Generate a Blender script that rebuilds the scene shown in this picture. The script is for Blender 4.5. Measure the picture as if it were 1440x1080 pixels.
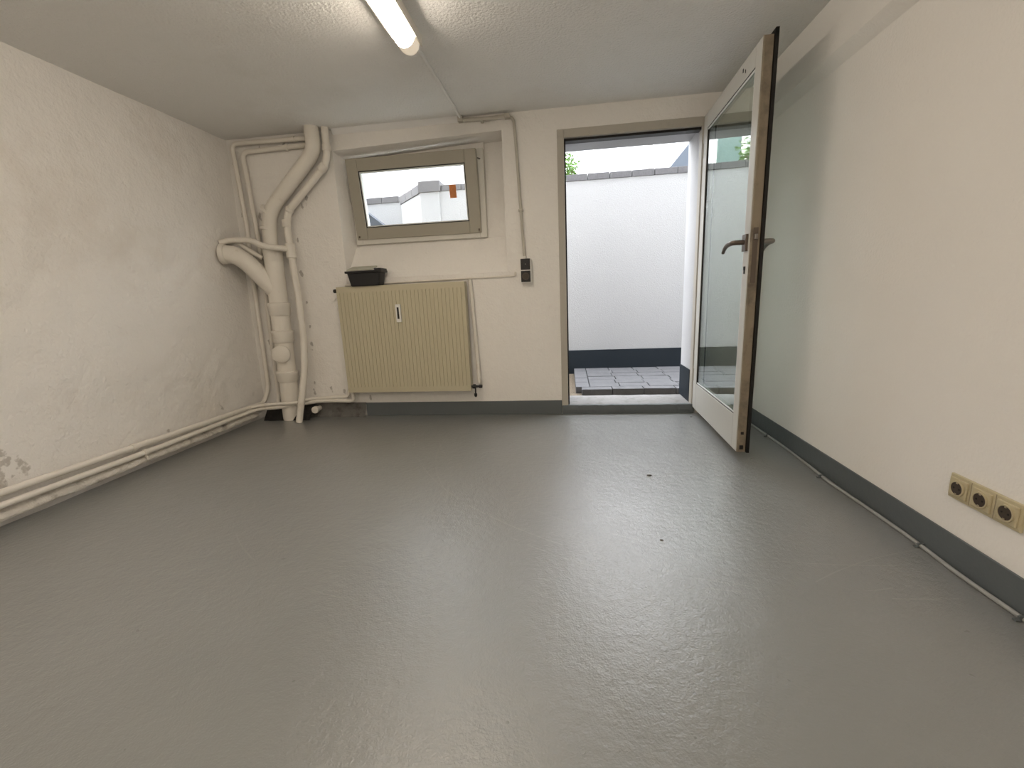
import bpy, bmesh, math, random
from mathutils import Vector, Matrix, noise
random.seed(7)
C = bpy.context.scene
for o in list(bpy.data.objects): bpy.data.objects.remove(o)
V = Vector; PI = math.pi

# ------------------------------------------------------------------ camera
F, YAW, PITCH, ROLL, D, CH = 608.55, -0.1316, 0.2061, -0.0443, 3.265, 0.93
cd = bpy.data.cameras.new('camera'); cam = bpy.data.objects.new('camera', cd); C.collection.objects.link(cam)
cd.sensor_fit = 'HORIZONTAL'; cd.sensor_width = 36; cd.lens = F/1440*36; cd.clip_start = .02; cd.clip_end = 200
_f = V((math.sin(YAW)*math.cos(PITCH), math.cos(YAW)*math.cos(PITCH), -math.sin(PITCH)))
_r = V((math.cos(YAW), -math.sin(YAW), 0)); _u = _r.cross(_f)
_c, _s = math.cos(ROLL), math.sin(ROLL)
r2 = _c*_r + _s*_u; u2 = -_s*_r + _c*_u
cam.matrix_world = Matrix(((r2.x, u2.x, -_f.x, 0), (r2.y, u2.y, -_f.y, -D), (r2.z, u2.z, -_f.z, CH), (0, 0, 0, 1)))
C.camera = cam

# ------------------------------------------------------------------ world, exposure
C.view_settings.view_transform = 'Standard'; C.view_settings.look = 'None'
C.view_settings.exposure = 0.5; C.view_settings.gamma = 1; C.view_settings.use_curve_mapping = False
w = bpy.data.worlds.new('sky'); C.world = w; w.use_nodes = True
bg = w.node_tree.nodes['Background']; bg.inputs[0].default_value = (.93, .96, 1, 1); bg.inputs[1].default_value = 8.6
LAMP = 26.5
LAMP_COL = (1, .875, .73, 1)

# ------------------------------------------------------------------ materials
def mat(name, col, rough=.6, bumps=(), spec=.4, metal=0, dirt=None, vary=0, vscale=3, coat=0, rvary=0):
    """bumps: list of (scale, detail, strength, distance); dirt: (colour, scale, lo, hi, amount)"""
    m = bpy.data.materials.new(name); m.use_nodes = True
    nt = m.node_tree; N = nt.nodes; L = nt.links; b = N['Principled BSDF']
    b.inputs['Base Color'].default_value = (*col, 1); b.inputs['Roughness'].default_value = rough
    b.inputs['Specular IOR Level'].default_value = spec; b.inputs['Metallic'].default_value = metal
    b.inputs['Coat Weight'].default_value = coat
    tc = N.new('ShaderNodeTexCoord'); co = tc.outputs['Object']
    def nz(scale, detail=4, rgh=.55):
        n = N.new('ShaderNodeTexNoise'); n.inputs['Scale'].default_value = scale
        n.inputs['Detail'].default_value = detail; n.inputs['Roughness'].default_value = rgh
        L.new(co, n.inputs['Vector']); return n.outputs['Fac']
    cur = None
    if vary:
        mx = N.new('ShaderNodeMix'); mx.data_type = 'RGBA'
        L.new(nz(vscale, 5), mx.inputs[0])
        mx.inputs[6].default_value = (*[c*(1-vary) for c in col], 1); mx.inputs[7].default_value = (*[min(1, c*(1+vary)) for c in col], 1)
        cur = mx.outputs[2]
    if dirt:
        dc, ds, lo, hi, am = dirt
        mr = N.new('ShaderNodeMapRange'); L.new(nz(ds, 6, .65), mr.inputs[0])
        mr.inputs[1].default_value = lo; mr.inputs[2].default_value = hi; mr.inputs[4].default_value = am
        mx = N.new('ShaderNodeMix'); mx.data_type = 'RGBA'; L.new(mr.outputs[0], mx.inputs[0])
        if cur: L.new(cur, mx.inputs[6])
        else: mx.inputs[6].default_value = (*col, 1)
        mx.inputs[7].default_value = (*dc, 1); cur = mx.outputs[2]
    if cur: L.new(cur, b.inputs['Base Color'])
    if rvary:
        mr = N.new('ShaderNodeMapRange'); L.new(nz(2.2, 6, .65), mr.inputs[0]); mr.inputs[1].default_value = .3; mr.inputs[2].default_value = .7
        mr.inputs[3].default_value = rough-rvary; mr.inputs[4].default_value = rough+rvary; L.new(mr.outputs[0], b.inputs['Roughness'])
    prev = None
    for (sc, de, st, di) in bumps:
        bp = N.new('ShaderNodeBump'); bp.inputs['Strength'].default_value = st; bp.inputs['Distance'].default_value = di
        L.new(nz(sc, de), bp.inputs['Height'])
        if prev: L.new(prev, bp.inputs['Normal'])
        prev = bp.outputs['Normal']
    if prev: L.new(prev, b.inputs['Normal'])
    b.inputs['Coat Roughness'].default_value = .32
    if coat and prev: L.new(prev, b.inputs['Coat Normal'])
    return m

def glass(name, tint, ior, extra=0.0):
    m = bpy.data.materials.new(name); m.use_nodes = True
    nt = m.node_tree; N = nt.nodes; L = nt.links; N.remove(N['Principled BSDF']); out = N['Material Output']
    tr = N.new('ShaderNodeBsdfTransparent'); tr.inputs[0].default_value = (*tint, 1)
    gl = N.new('ShaderNodeBsdfGlossy'); gl.inputs['Roughness'].default_value = .01; gl.inputs[0].default_value = (.93, .97, .95, 1)
    # Schlick reflectance from the angle to the surface, the same from both sides of the pane
    ge = N.new('ShaderNodeNewGeometry'); dt = N.new('ShaderNodeVectorMath'); dt.operation = 'DOT_PRODUCT'
    L.new(ge.outputs['Normal'], dt.inputs[0]); L.new(ge.outputs['Incoming'], dt.inputs[1])
    def mt(op, a, b=None):
        n = N.new('ShaderNodeMath'); n.operation = op
        for i, q in enumerate((a, b)):
            if q is None: continue
            if isinstance(q, (int, float)): n.inputs[i].default_value = q
            else: L.new(q, n.inputs[i])
        return n.outputs[0]
    r0 = ior; R = mt('ADD', mt('MULTIPLY', mt('POWER', mt('SUBTRACT', 1.0, mt('ABSOLUTE', dt.outputs['Value'])), 5.0), 1-r0), r0)
    mx = N.new('ShaderNodeMixShader'); L.new(R, mx.inputs[0]); L.new(tr.outputs[0], mx.inputs[1]); L.new(gl.outputs[0], mx.inputs[2])
    L.new(mx.outputs[0], out.inputs[0]); return m

def emis(name, col, st):
    m = bpy.data.materials.new(name); m.use_nodes = True; b = m.node_tree.nodes['Principled BSDF']
    b.inputs['Base Color'].default_value = (.8, .8, .75, 1); b.inputs['Emission Color'].default_value = col; b.inputs['Emission Strength'].default_value = st
    return m

WALL = (.82, .795, .755)
M = {}
M['wall_rough'] = mat('rough_white_plaster', WALL, .75, [(2.2, 3, .4, .06), (9, 5, .55, .03), (60, 4, .55, .008)], .25, dirt=((.55, .46, .36), 1.7, .56, .8, .35), vary=.03)
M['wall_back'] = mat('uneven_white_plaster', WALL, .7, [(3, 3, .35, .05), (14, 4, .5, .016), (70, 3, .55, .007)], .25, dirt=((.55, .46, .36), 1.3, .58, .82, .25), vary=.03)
M['wall_smooth'] = mat('white_woodchip_paint', WALL, .7, [(90, 3, .5, .004), (1.5, 2, .15, .03)], .25, vary=.02)
M['ceil'] = mat('textured_ceiling_paint', (.83, .82, .795), .85, [(75, 4, .9, .008), (4, 3, .2, .03)], .2, dirt=((.5, .45, .38), 1.1, .55, .85, .3))
M['cove'] = mat('white_cove_paint', (.84, .83, .82), .6, [(40, 3, .2, .004)], .3)
M['pipe'] = mat('white_pipe_paint', (.74, .70, .63), .5, [(28, 4, .25, .006), (120, 2, .15, .002)], .4, dirt=((.38, .29, .2), 5.5, .6, .78, .55), vary=.05, vscale=8)
M['conduit'] = mat('conduit_plastic', (.50, .47, .41), .5, [(60, 2, .1, .002)], .4, vary=.06, vscale=12)
M['ledge'] = mat('crumbly_plaster', (.66, .62, .56), .85, [(18, 6, .9, .03), (70, 3, .5, .008)], .2, dirt=((.12, .10, .08), 9, .55, .72, .8), vary=.08, vscale=8)
M['base'] = mat('dark_grey_base_paint', (.105, .118, .122), .45, [(20, 4, .3, .008), (90, 2, .2, .003)], .4, vary=.06)
M['base_old'] = mat('worn_brown_grey_base_paint', (.13, .125, .115), .6, [(22, 6, .9, .02)], .3, dirt=((.05, .043, .037), 12, .5, .65, .8), vary=.1)
M['base_out'] = mat('outdoor_plinth_paint', (.012, .018, .025), .55, [(60, 3, .3, .004)], .3, vary=.05)
M['black'] = mat('uneven_black', (.012, .011, .010), .6, [(30, 5, .8, .01)], .3)
M['concrete'] = mat('concrete_sill', (.24, .235, .23), .8, [(40, 6, .6, .008)], .2, dirt=((.11, .10, .09), 14, .5, .7, .5), vary=.08, vscale=9)
M['render'] = mat('white_outdoor_render', (.42, .42, .424), .8, [(110, 3, .6, .006), (5, 3, .1, .02)], .2, vary=.015)
M['zinc'] = mat('pale_zinc_pipe', (.21, .205, .19), .6, [], .3)
M['reveal'] = mat('white_reveal_paint', (.44, .44, .45), .75, [(90, 3, .4, .005)], .2)
M['facade'] = mat('pale_facade', (.60, .605, .61), .8, [(60, 2, .2, .004)], .2)
M['coping'] = mat('grey_coping_concrete', (.14, .137, .142), .85, [(90, 4, .7, .005)], .2, vary=.22, vscale=60)
M['paver'] = mat('grey_paver', (.115, .115, .121), .85, [(80, 4, .6, .005)], .2, vary=.22, vscale=16, dirt=((.45, .45, .45), 30, .68, .74, .5))
M['soil'] = mat('dry_soil', (.17, .14, .105), .95, [(50, 6, 1, .02)], .1, vary=.35, vscale=70)
M['shadow_grey'] = mat('blue_grey_shadow_tone', (.055, .065, .08), .8, [(60, 2, .2, .004)], .2)  # shadow colour for the solid wedges outside
M['steel'] = mat('weathered_steel_frame', (.43, .40, .345), .5, [(35, 3, .15, .003)], .4, dirt=((.22, .18, .13), 8, .58, .75, .5), vary=.05)
M['leafframe'] = mat('cream_door_lacquer', (.55, .54, .50), .42, [(45, 3, .08, .002)], .45, vary=.03)
M['leafedge'] = mat('weathered_brown_edge', (.27, .225, .165), .55, [(30, 4, .3, .004)], .35, dirt=((.07, .055, .04), 7, .5, .75, .8), vary=.15, vscale=10)
M['rubber'] = mat('black_rubber', (.012, .011, .010), .5, [], .3)
M['bead'] = mat('pale_glazing_bead', (.72, .74, .72), .35, [], .5)
M['bronze'] = mat('dark_bronze_metal', (.13, .105, .085), .38, [(60, 3, .1, .002)], .5, metal=.6)
M['handle'] = mat('worn_grey_metal', (.26, .245, .23), .32, [], .5, metal=.85)
M['winframe'] = mat('window_frame_paint', (.36, .335, .275), .42, [(40, 2, .08, .002)], .45, vary=.03)
M['winwhite'] = mat('window_frame_outer_paint', (.66, .64, .585), .45, [], .45)
M['glass'] = glass('clear_pane_glass', (.97, .98, .98), .045)
M['doorglass'] = glass('insulating_door_glass', (.90, .95, .93), .27)
M['rad'] = mat('beige_radiator_enamel', (.50, .455, .325), .4, [(60, 2, .04, .002)], .45, dirt=((.25, .21, .14), 9, .66, .85, .3))
M['plastic_black'] = mat('matte_black_plastic', (.013, .013, .014), .45, [], .4)
M['tubin'] = mat('olive_grey_board', (.42, .41, .33), .6, [], .3)
M['white_plastic'] = mat('white_plastic', (.74, .73, .70), .4, [], .45)
M['socket'] = mat('aged_beige_plastic', (.50, .435, .285), .4, [(60, 2, .05, .001)], .45, dirt=((.30, .23, .13), 60, .55, .75, .5))
M['socket_in'] = mat('dark_brown_plastic', (.05, .036, .026), .4, [], .45)
M['brass'] = mat('dull_contact_metal', (.5, .42, .30), .35, [], .5, metal=.9)
M['cable'] = mat('grey_painted_cable', (.30, .30, .29), .45, [(50, 2, .15, .002)], .4, vary=.08, vscale=15)
M['lampbody'] = mat('lamp_housing_plastic', (.78, .74, .66), .45, [], .4)
M['lampglow'] = emis('glowing_diffuser', LAMP_COL, LAMP)
M['capglow'] = emis('faintly_glowing_end_cap', (1, .80, .58, 1), .32)
M['orange'] = mat('orange_sticker', (.62, .23, .08), .6, [], .3, vary=.25, vscale=70)
M['leaf'] = mat('green_leaf', (.10, .20, .035), .55, [], .4, vary=.4, vscale=9)
M['stem'] = mat('brown_stem', (.10, .07, .04), .8, [], .2)
M['darkglass'] = mat('green_window_glass', (.07, .11, .10), .12, [], .6)

# flaked paint patches low on the left wall; crevice shade painted on the back wall
def flake_or_shade(m, spots, col):
    nt = m.node_tree; N = nt.nodes; L = nt.links; b = N['Principled BSDF']
    src = b.inputs['Base Color'].links[0].from_socket; tc = N.new('ShaderNodeTexCoord')
    nz = N.new('ShaderNodeTexNoise'); nz.inputs['Scale'].default_value = 26; nz.inputs['Detail'].default_value = 5; L.new(tc.outputs['Object'], nz.inputs['Vector'])
    vm = N.new('ShaderNodeVectorMath'); vm.operation = 'MULTIPLY'; L.new(tc.outputs['Object'], vm.inputs[0]); vm.inputs[1].default_value = (1, 1, .42)
    for p, r in spots:
        dd = N.new('ShaderNodeVectorMath'); dd.operation = 'DISTANCE'; L.new(vm.outputs['Vector'], dd.inputs[0]); dd.inputs[1].default_value = (p[0], p[1], p[2]*.42)
        k = N.new('ShaderNodeMath'); k.operation = 'MULTIPLY_ADD'; L.new(dd.outputs['Value'], k.inputs[0]); k.inputs[1].default_value = -.35/r; L.new(nz.outputs['Fac'], k.inputs[2])
        mr = N.new('ShaderNodeMapRange'); L.new(k.outputs[0], mr.inputs[0]); mr.inputs[1].default_value = .30; mr.inputs[2].default_value = .38; mr.inputs[4].default_value = .5
        mx = N.new('ShaderNodeMix'); mx.data_type = 'RGBA'; L.new(mr.outputs[0], mx.inputs[0]); L.new(src, mx.inputs[6]); mx.inputs[7].default_value = (*col, 1); src = mx.outputs[2]
    L.new(src, b.inputs['Base Color'])
flake_or_shade(M['wall_rough'], [((-2.535, -1.74, .28), .07), ((-2.535, -1.66, .245), .035), ((-2.53, -1.80, .22), .05), ((-2.53, -.9, .19), .03), ((-2.53, -.45, .20), .03)], (.24, .20, .15))
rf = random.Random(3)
flake_or_shade(M['wall_back'], [((x, 0, z), rf.uniform(.012, .026)) for x, z in ((-2.485, 1.98), (-2.47, 1.76), (-2.478, 1.62), (-2.40, 1.82), (-2.33, 1.60), (-2.30, 1.50), (-2.045, 1.40), (-2.052, 1.14), (-2.045, .93), (-2.045, .74), (-2.055, .60), (-2.33, 1.02), (-2.31, .78), (-2.42, .62), (-2.36, .45), (-2.07, .28), (-1.93, .215), (-1.82, .205), (-2.08, .20), (-1.93, 1.69), (-1.975, 1.65), (-2.25, 2.07), (-2.05, 2.075), (-1.60, .15), (-1.745, .62))], (.16, .13, .10))  # dark spots painting crevice shade along the pipes, plus dirt near the floor
# floor: glossy grey paint with worn patches, specks and thin scratch arcs
def floor_mat():
    m = mat('grey_floor_paint', (.195, .20, .195), .34, [(170, 3, .35, .003), (45, 6, .45, .004), (12, 6, .32, .007), (1.6, 3, .12, .02)], .6, vary=.07, vscale=2.4, rvary=.05, coat=.95)
    nt = m.node_tree; N = nt.nodes; L = nt.links; b = N['Principled BSDF']
    src = b.inputs['Base Color'].links[0].from_socket
    tc = N.new('ShaderNodeTexCoord')
    def mixin(fac, col, src):
        mx = N.new('ShaderNodeMix'); mx.data_type = 'RGBA'; L.new(fac, mx.inputs[0]); L.new(src, mx.inputs[6]); mx.inputs[7].default_value = (*col, 1); return mx.outputs[2]
    def math_(op, a, bb=None):
        n = N.new('ShaderNodeMath'); n.operation = op
        for i, x in enumerate((a, bb)):
            if x is None: continue
            if isinstance(x, (int, float)): n.inputs[i].default_value = x
            else: L.new(x, n.inputs[i])
        return n.outputs[0]
    # scratch arcs swept by the door and by furniture: thin rings about a few centres, broken up by noise
    nz = N.new('ShaderNodeTexNoise'); nz.inputs['Scale'].default_value = 3.5; nz.inputs['Detail'].default_value = 3; L.new(tc.outputs['Object'], nz.inputs['Vector'])
    for (cx, cy, rad, wd, thr) in ((.9, 0, 2.02, .006, .50), (.9, 0, 1.86, .004, .55), (.6, -.6, 1.42, .005, .53), (-.5, -.9, 1.25, .004, .56), (1.6, -3.2, 1.5, .004, .54)):
        sub = N.new('ShaderNodeVectorMath'); sub.operation = 'DISTANCE'; L.new(tc.outputs['Object'], sub.inputs[0]); sub.inputs[1].default_value = (cx, cy, 0)
        dd = math_('ABSOLUTE', math_('SUBTRACT', sub.outputs['Value'], rad))
        ring = math_('LESS_THAN', dd, wd/2); brk = math_('GREATER_THAN', nz.outputs['Fac'], thr)
        f = math_('MULTIPLY', math_('MULTIPLY', ring, brk), .16); src = mixin(f, (.42, .41, .39), src)
    # rubbed pale patches
    n2 = N.new('ShaderNodeTexNoise'); n2.inputs['Scale'].default_value = 7; n2.inputs['Detail'].default_value = 8; n2.inputs['Roughness'].default_value = .75; L.new(tc.outputs['Object'], n2.inputs['Vector'])
    mr = N.new('ShaderNodeMapRange'); L.new(n2.outputs['Fac'], mr.inputs[0]); mr.inputs[1].default_value = .6; mr.inputs[2].default_value = .8; mr.inputs[4].default_value = .22
    src = mixin(mr.outputs[0], (.30, .30, .285), src)
    n3 = N.new('ShaderNodeTexNoise'); n3.inputs['Scale'].default_value = 38; n3.inputs['Detail'].default_value = 2; L.new(tc.outputs['Object'], n3.inputs['Vector'])
    mr = N.new('ShaderNodeMapRange'); L.new(n3.outputs['Fac'], mr.inputs[0]); mr.inputs[1].default_value = .735; mr.inputs[2].default_value = .765; mr.inputs[4].default_value = .55
    src = mixin(mr.outputs[0], (.08, .08, .075), src)
    L.new(src, b.inputs['Base Color']); return m
M['floor'] = floor_mat()

# ------------------------------------------------------------------ mesh helpers
def new(): return bmesh.new()
def box(bm, a, b):
    x0, y0, z0 = a; x1, y1, z1 = b
    v = [bm.verts.new(p) for p in ((x0,y0,z0),(x1,y0,z0),(x1,y1,z0),(x0,y1,z0),(x0,y0,z1),(x1,y0,z1),(x1,y1,z1),(x0,y1,z1))]
    for f in ((3,2,1,0),(4,5,6,7),(0,1,5,4),(1,2,6,5),(2,3,7,6),(3,0,4,7)): bm.faces.new([v[i] for i in f])
    return v
def xbox(bm, mtx, a, b):
    for v in box(bm, a, b): v.co = mtx @ v.co
def prism(bm, pts, ext):
    """pts: closed planar polygon (3D), extruded by vector ext"""
    e = V(ext); a = [bm.verts.new(p) for p in pts]; b = [bm.verts.new(V(p)+e) for p in pts]; n = len(pts)
    bm.faces.new(a); bm.faces.new(b[::-1])
    for i in range(n): bm.faces.new((a[i], b[i], b[(i+1) % n], a[(i+1) % n]))
def fillet(pts, r, n=6):
    pts = [V(p) for p in pts]; out = [pts[0]]
    for i in range(1, len(pts)-1):
        p, q, s = pts[i-1], pts[i], pts[i+1]; d1 = (p-q); d2 = (s-q)
        k = min(r, d1.length*.45, d2.length*.45); a = q+d1.normalized()*k; b = q+d2.normalized()*k
        for j in range(n+1):
            t = j/n; out.append((1-t)**2*a + 2*t*(1-t)*q + t*t*b)
    out.append(pts[-1]); return out
def tube(bm, pts, rad, seg=16, wob=0, caps=True):
    pts = [V(p) for p in pts]; n = len(pts); rings = []; up = None
    if not isinstance(rad, (list, tuple)): rad = [rad]*n
    for i, p in enumerate(pts):
        t = (pts[min(i+1, n-1)]-pts[max(i-1, 0)]).normalized()
        if up is None:
            up = V((0, 0, 1)) if abs(t.z) < .9 else V((0, -1, 0))
        x = t.cross(up)
        if x.length < 1e-4: x = t.orthogonal()
        x.normalize(); up = x.cross(t).normalized()
        rings.append([bm.verts.new(p + (x*math.cos(2*PI*j/seg) + up*math.sin(2*PI*j/seg))*(rad[i]*(1+(wob*noise.noise(p*9+V((j, 0, 0))) if wob else 0)))) for j in range(seg)])
    for a, b in zip(rings, rings[1:]):
        for j in range(seg): bm.faces.new((a[j], a[(j+1) % seg], b[(j+1) % seg], b[j]))
    if caps: bm.faces.new(rings[0][::-1]); bm.faces.new(rings[-1])
def dense(pts, step):
    out = []
    for a, b in zip(pts, pts[1:]):
        a, b = V(a), V(b); k = max(1, int((b-a).length/step))
        out += [a.lerp(b, i/k) for i in range(k)]
    out.append(V(pts[-1])); return out
def lathe(bm, base, axis, prof, seg=24):
    """prof: (distance along axis, radius) pairs"""
    axis = V(axis).normalized(); base = V(base); x = axis.orthogonal().normalized(); y = axis.cross(x)
    rings = [[bm.verts.new(base + axis*d + (x*math.cos(2*PI*j/seg) + y*math.sin(2*PI*j/seg))*max(r, 1e-4)) for j in range(seg)] for d, r in prof]
    for a, b in zip(rings, rings[1:]):
        for j in range(seg): bm.faces.new((a[j], a[(j+1) % seg], b[(j+1) % seg], b[j]))
    bm.faces.new(rings[0][::-1]); bm.faces.new(rings[-1])
def rect_frame(bm, x0, x1, z0, z1, w, y0, y1, wt=None, wb=None):
    wt = wt or w; wb = wb or w
    box(bm, (x0, y0, z0), (x0+w, y1, z1)); box(bm, (x1-w, y0, z0), (x1, y1, z1))
    box(bm, (x0+w, y0, z0), (x1-w, y1, z0+wb)); box(bm, (x0+w, y0, z1-wt), (x1-w, y1, z1))
def obj(name, bm, m, parent=None, bevel=0, smooth=False, label=None):
    bmesh.ops.recalc_face_normals(bm, faces=bm.faces)
    me = bpy.data.meshes.new(name); bm.to_mesh(me); bm.free()
    for k in (m if isinstance(m, list) else [m]): me.materials.append(k)
    if smooth: me.polygons.foreach_set('use_smooth', [True]*len(me.polygons))
    o = bpy.data.objects.new(name, me); C.collection.objects.link(o)
    if parent:
        o.parent = parent; bpy.context.view_layer.update(); o.matrix_parent_inverse = parent.matrix_world.inverted()
    if bevel:
        b = o.modifiers.new('bevel', 'BEVEL'); b.width = bevel; b.segments = 2; b.limit_method = 'ANGLE'
    if smooth and not bevel:
        e = o.modifiers.new('edges', 'EDGE_SPLIT'); e.split_angle = math.radians(50)
    if label: o['label'] = label
    return o
def tag(o, label, cat, group=None, kind=None):
    o['label'] = label; o['category'] = cat
    if group: o['group'] = group
    if kind: o['kind'] = kind
    return o
def empty(name, loc, label, cat, group=None, kind=None):
    o = bpy.data.objects.new(name, None); C.collection.objects.link(o); o.location = loc; o.empty_display_size = .1
    return tag(o, label, cat, group, kind)
def struct(name, bm, m, label, cat, parent=None, bevel=0, smooth=False):
    o = obj(name, bm, m, parent, bevel, smooth); return tag(o, label, cat, None, 'structure')
def B(*boxes):
    bm = new()
    for a, b in boxes: box(bm, a, b)
    return bm
def T(pts, rad, fil=0, seg=16, wob=0, step=0):
    p = fillet(pts, fil) if fil else pts
    if step: p = dense(p, step)
    bm = new(); tube(bm, p, rad, seg, wob); return bm

# ------------------------------------------------------------------ room shell
XL, XR, H, YB = -2.508, 1.231, 2.144, -4.7
struct('floor', B(((XL-.25, YB-.2, -.15), (XR+.2, 0, 0))), M['floor'], 'smooth grey painted concrete floor with worn patches', 'floor')
struct('ceiling', B(((XL-.2, YB-.2, H), (XR+.2, .33, H+.2))), M['ceil'], 'rough textured off-white ceiling', 'ceiling')
# left wall: gently uneven plaster
bm = new(); nx, nz_ = 120, 60; g = []
for i in range(nx+1):
    row = []
    for k in range(nz_+1):
        y = YB + (0-YB)*i/nx; z = H*k/nz_
        d = -.037*(1-z/H) + .008*noise.noise(V((0, y*1.7, z*1.7))) + .005*noise.noise(V((3, y*6, z*6)))
        row.append(bm.verts.new((XL+d-.004, y, z)))
    g.append(row)
for i in range(nx):
    for k in range(nz_): bm.faces.new((g[i][k], g[i+1][k], g[i+1][k+1], g[i][k+1]))
for i in range(nx+1):
    pass
box(bm, (XL-.25, YB, 0), (XL-.09, 0, H))
struct('wall_left', bm, M['wall_rough'], 'uneven white plastered wall on the left behind the floor pipes', 'wall', smooth=True)
struct('wall_right', B(((XR, YB, 0), (XR+.2, .0, H))), M['wall_smooth'], 'smooth white wall on the right with the sockets', 'wall')
struct('wall_rear', B(((XL-.2, YB-.2, 0), (XR+.2, YB, H))), M['wall_smooth'], 'white wall closing the room opposite the door', 'wall')
# back wall with door opening and splayed window niche
WT = .33; NX0, NX1, NZT = -1.68, -.428, 2.03; WX0, WX1, WZ0, WZ1 = -1.622, -.583, 1.353, 1.972
DX0, DX1, DZ = -.048, .915, 2.008
bm = new()
def cell(x0, x1, z0, z1, y0=0):
    box(bm, (x0, y0, z0), (x1, WT, z1))
cell(XL-.2, NX0, 0, H); cell(NX1, DX0, 0, H); cell(DX1, XR+.2, 0, H); cell(DX0, DX1, DZ, H)
cell(NX0, NX1, 0, 1.09)
q = [bm.verts.new(p) for p in ((NX0-.001, -.0, 1.09), (NX0-.001, -.0, 2.005), (WX0-.004, .16, 1.09), (WX0-.004, .16, 2.0), (NX0-.001, .16, 1.09), (NX0-.001, .16, 2.0))]
for f in ((0, 2, 3, 1), (0, 1, 5, 4), (2, 4, 5, 3), (0, 4, 2), (1, 3, 5)): bm.faces.new([q[i] for i in f])
# part above the niche (head drops a little to the left), niche back with the window hole
A0, A1, B0, B1 = V((NX0, 0, 2.006)), V((NX1, 0, 2.039)), V((NX0, .115, 1.966)), V((NX1, .115, 2.026))
q = [bm.verts.new(p) for p in (A0, A1, V((NX1, 0, H)), V((NX0, 0, H)), B0, B1, V((NX1, WT, 2.026)), V((NX0, WT, 1.966)), V((NX1, WT, H)), V((NX0, WT, H)))]
for f in ((0, 1, 2, 3), (1, 0, 4, 5), (4, 7, 6, 5), (3, 2, 8, 9), (7, 9, 8, 6), (0, 3, 9, 7, 4), (1, 5, 6, 8, 2)): bm.faces.new([q[i] for i in f])
prism(bm, [(NX0, 0, 1.09), (NX0, .135, WZ0), (NX0, WT, WZ0), (NX0, WT, 1.09)], (NX1-NX0, 0, 0))
for (a, b) in ((NX0, WX0), (WX1, NX1)):
    prism(bm, [(a, .135, WZ0), (a, .17, 2.03), (a, WT, 2.03), (a, WT, WZ0)], (b-a, 0, 0))
box(bm, (WX0, .14, WZ1), (WX1, WT, 2.03))
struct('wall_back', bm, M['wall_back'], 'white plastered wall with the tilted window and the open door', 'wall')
# outer mass of the building above the basement
struct('wall_outside_above', B(((-6, .12, H+.2), (6, .33, 5.2)), ((-6, .12, -.2), (XL-.2, .33, H+.2)), ((XR+.2, .12, -.2), (6, .33, H+.2))), M['render'], 'outer wall of the building above the basement', 'wall')

# beam along the right wall
bm = new(); prism(bm, [(1.188, YB, H), (1.188, YB, 1.91), (XR, YB, 1.862), (XR, YB, H)], (0, -YB, 0))
struct('trim_1', bm, M['wall_smooth'], 'shallow white beam running under the ceiling along the right wall', 'beam')
# cove between ceiling and back wall above the window
bm = new(); n = 40; ring = []
for i in range(n+1):
    x = -1.66 + (1.66-.72)*i/n; d = .026 + .006*noise.noise(V((x*3, 0, 0)))
    ring.append([bm.verts.new(p) for p in ((x, 0, H-.001), (x, -d*1.3, H-.001), (x, -d*.75, H-d*.45), (x, -.004, H-d*1.25), (x, 0, H-d*1.3))])
for a, b in zip(ring, ring[1:]):
    for j in range(4): bm.faces.new((a[j], a[j+1], b[j+1], b[j]))
struct('trim_2', bm, M['cove'], 'narrow white plaster cove under the ceiling above the window', 'cove', smooth=True)

# skirtings
struct('baseboard_back', B(((-1.64, -.012, 0), (-.048, 0, .108))), M['base'], 'dark grey painted skirting under the radiator and switch', 'baseboard', bevel=.003)
struct('baseboard_right', B(((XR-.008, YB, 0), (XR, 0, .105))), M['base'], 'dark grey painted skirting along the right wall', 'baseboard', bevel=.002)
bm = new(); rows = []
for i in range(61):
    x = -2.46 + (2.46-1.64)*i/60
    rows.append([bm.verts.new((x, -d-.012*abs(noise.noise(V((x*14, z*14, 2)))), z)) for d, z in ((.05, 0), (.03, .03), (.016, .06), (.012, .095), (0, .11))])
for a, b in zip(rows, rows[1:]):
    for j in range(4): bm.faces.new((a[j], a[j+1], b[j+1], b[j]))
struct('trim_3', bm, M['base_old'], 'crumbling brown-grey base strip below the corner pipes', 'baseboard', smooth=True)
bm = new(); rows = []
for i in range(31):
    x = -2.47 + .40*i/30
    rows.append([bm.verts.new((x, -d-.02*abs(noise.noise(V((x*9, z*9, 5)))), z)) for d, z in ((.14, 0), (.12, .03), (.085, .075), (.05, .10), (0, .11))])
for a, b in zip(rows, rows[1:]):
    for j in range(4): bm.faces.new((a[j], a[j+1], b[j+1], b[j]))
struct('trim_4', bm, M['black'], 'black patch on the floor in the corner under the drain', 'base patch', smooth=True)  # uneven black strip from the floor up to the wall base
# crumbling plaster ledge along the foot of the left wall
bm = new(); rows = []; n = 260
for i in range(n+1):
    y = YB + (-.16-YB)*i/n; a = noise.noise(V((y*2.3, 1, 0))); b = noise.noise(V((y*11, 4, 0))); c = noise.noise(V((y*31, 7, 0)))
    wv = .010*a + .007*b + .005*c; zb = .040 + .010*a + .008*b + .005*c
    xw = -2.542
    rows.append([bm.verts.new((xw + q, y, z)) for q, z in ((-.03, .10), (.02, .092), (.036+wv*.5, .078+.006*b), (.050+wv, zb+.022), (.053+wv, zb+.008), (.047+wv, zb), (-.03, zb-.004))])
for a, b in zip(rows, rows[1:]):
    for j in range(6): bm.faces.new((a[j], a[j+1], b[j+1], b[j]))
struct('trim_5', bm, M['ledge'], 'crumbling plaster ledge along the foot of the left wall', 'ledge', smooth=True)

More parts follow.
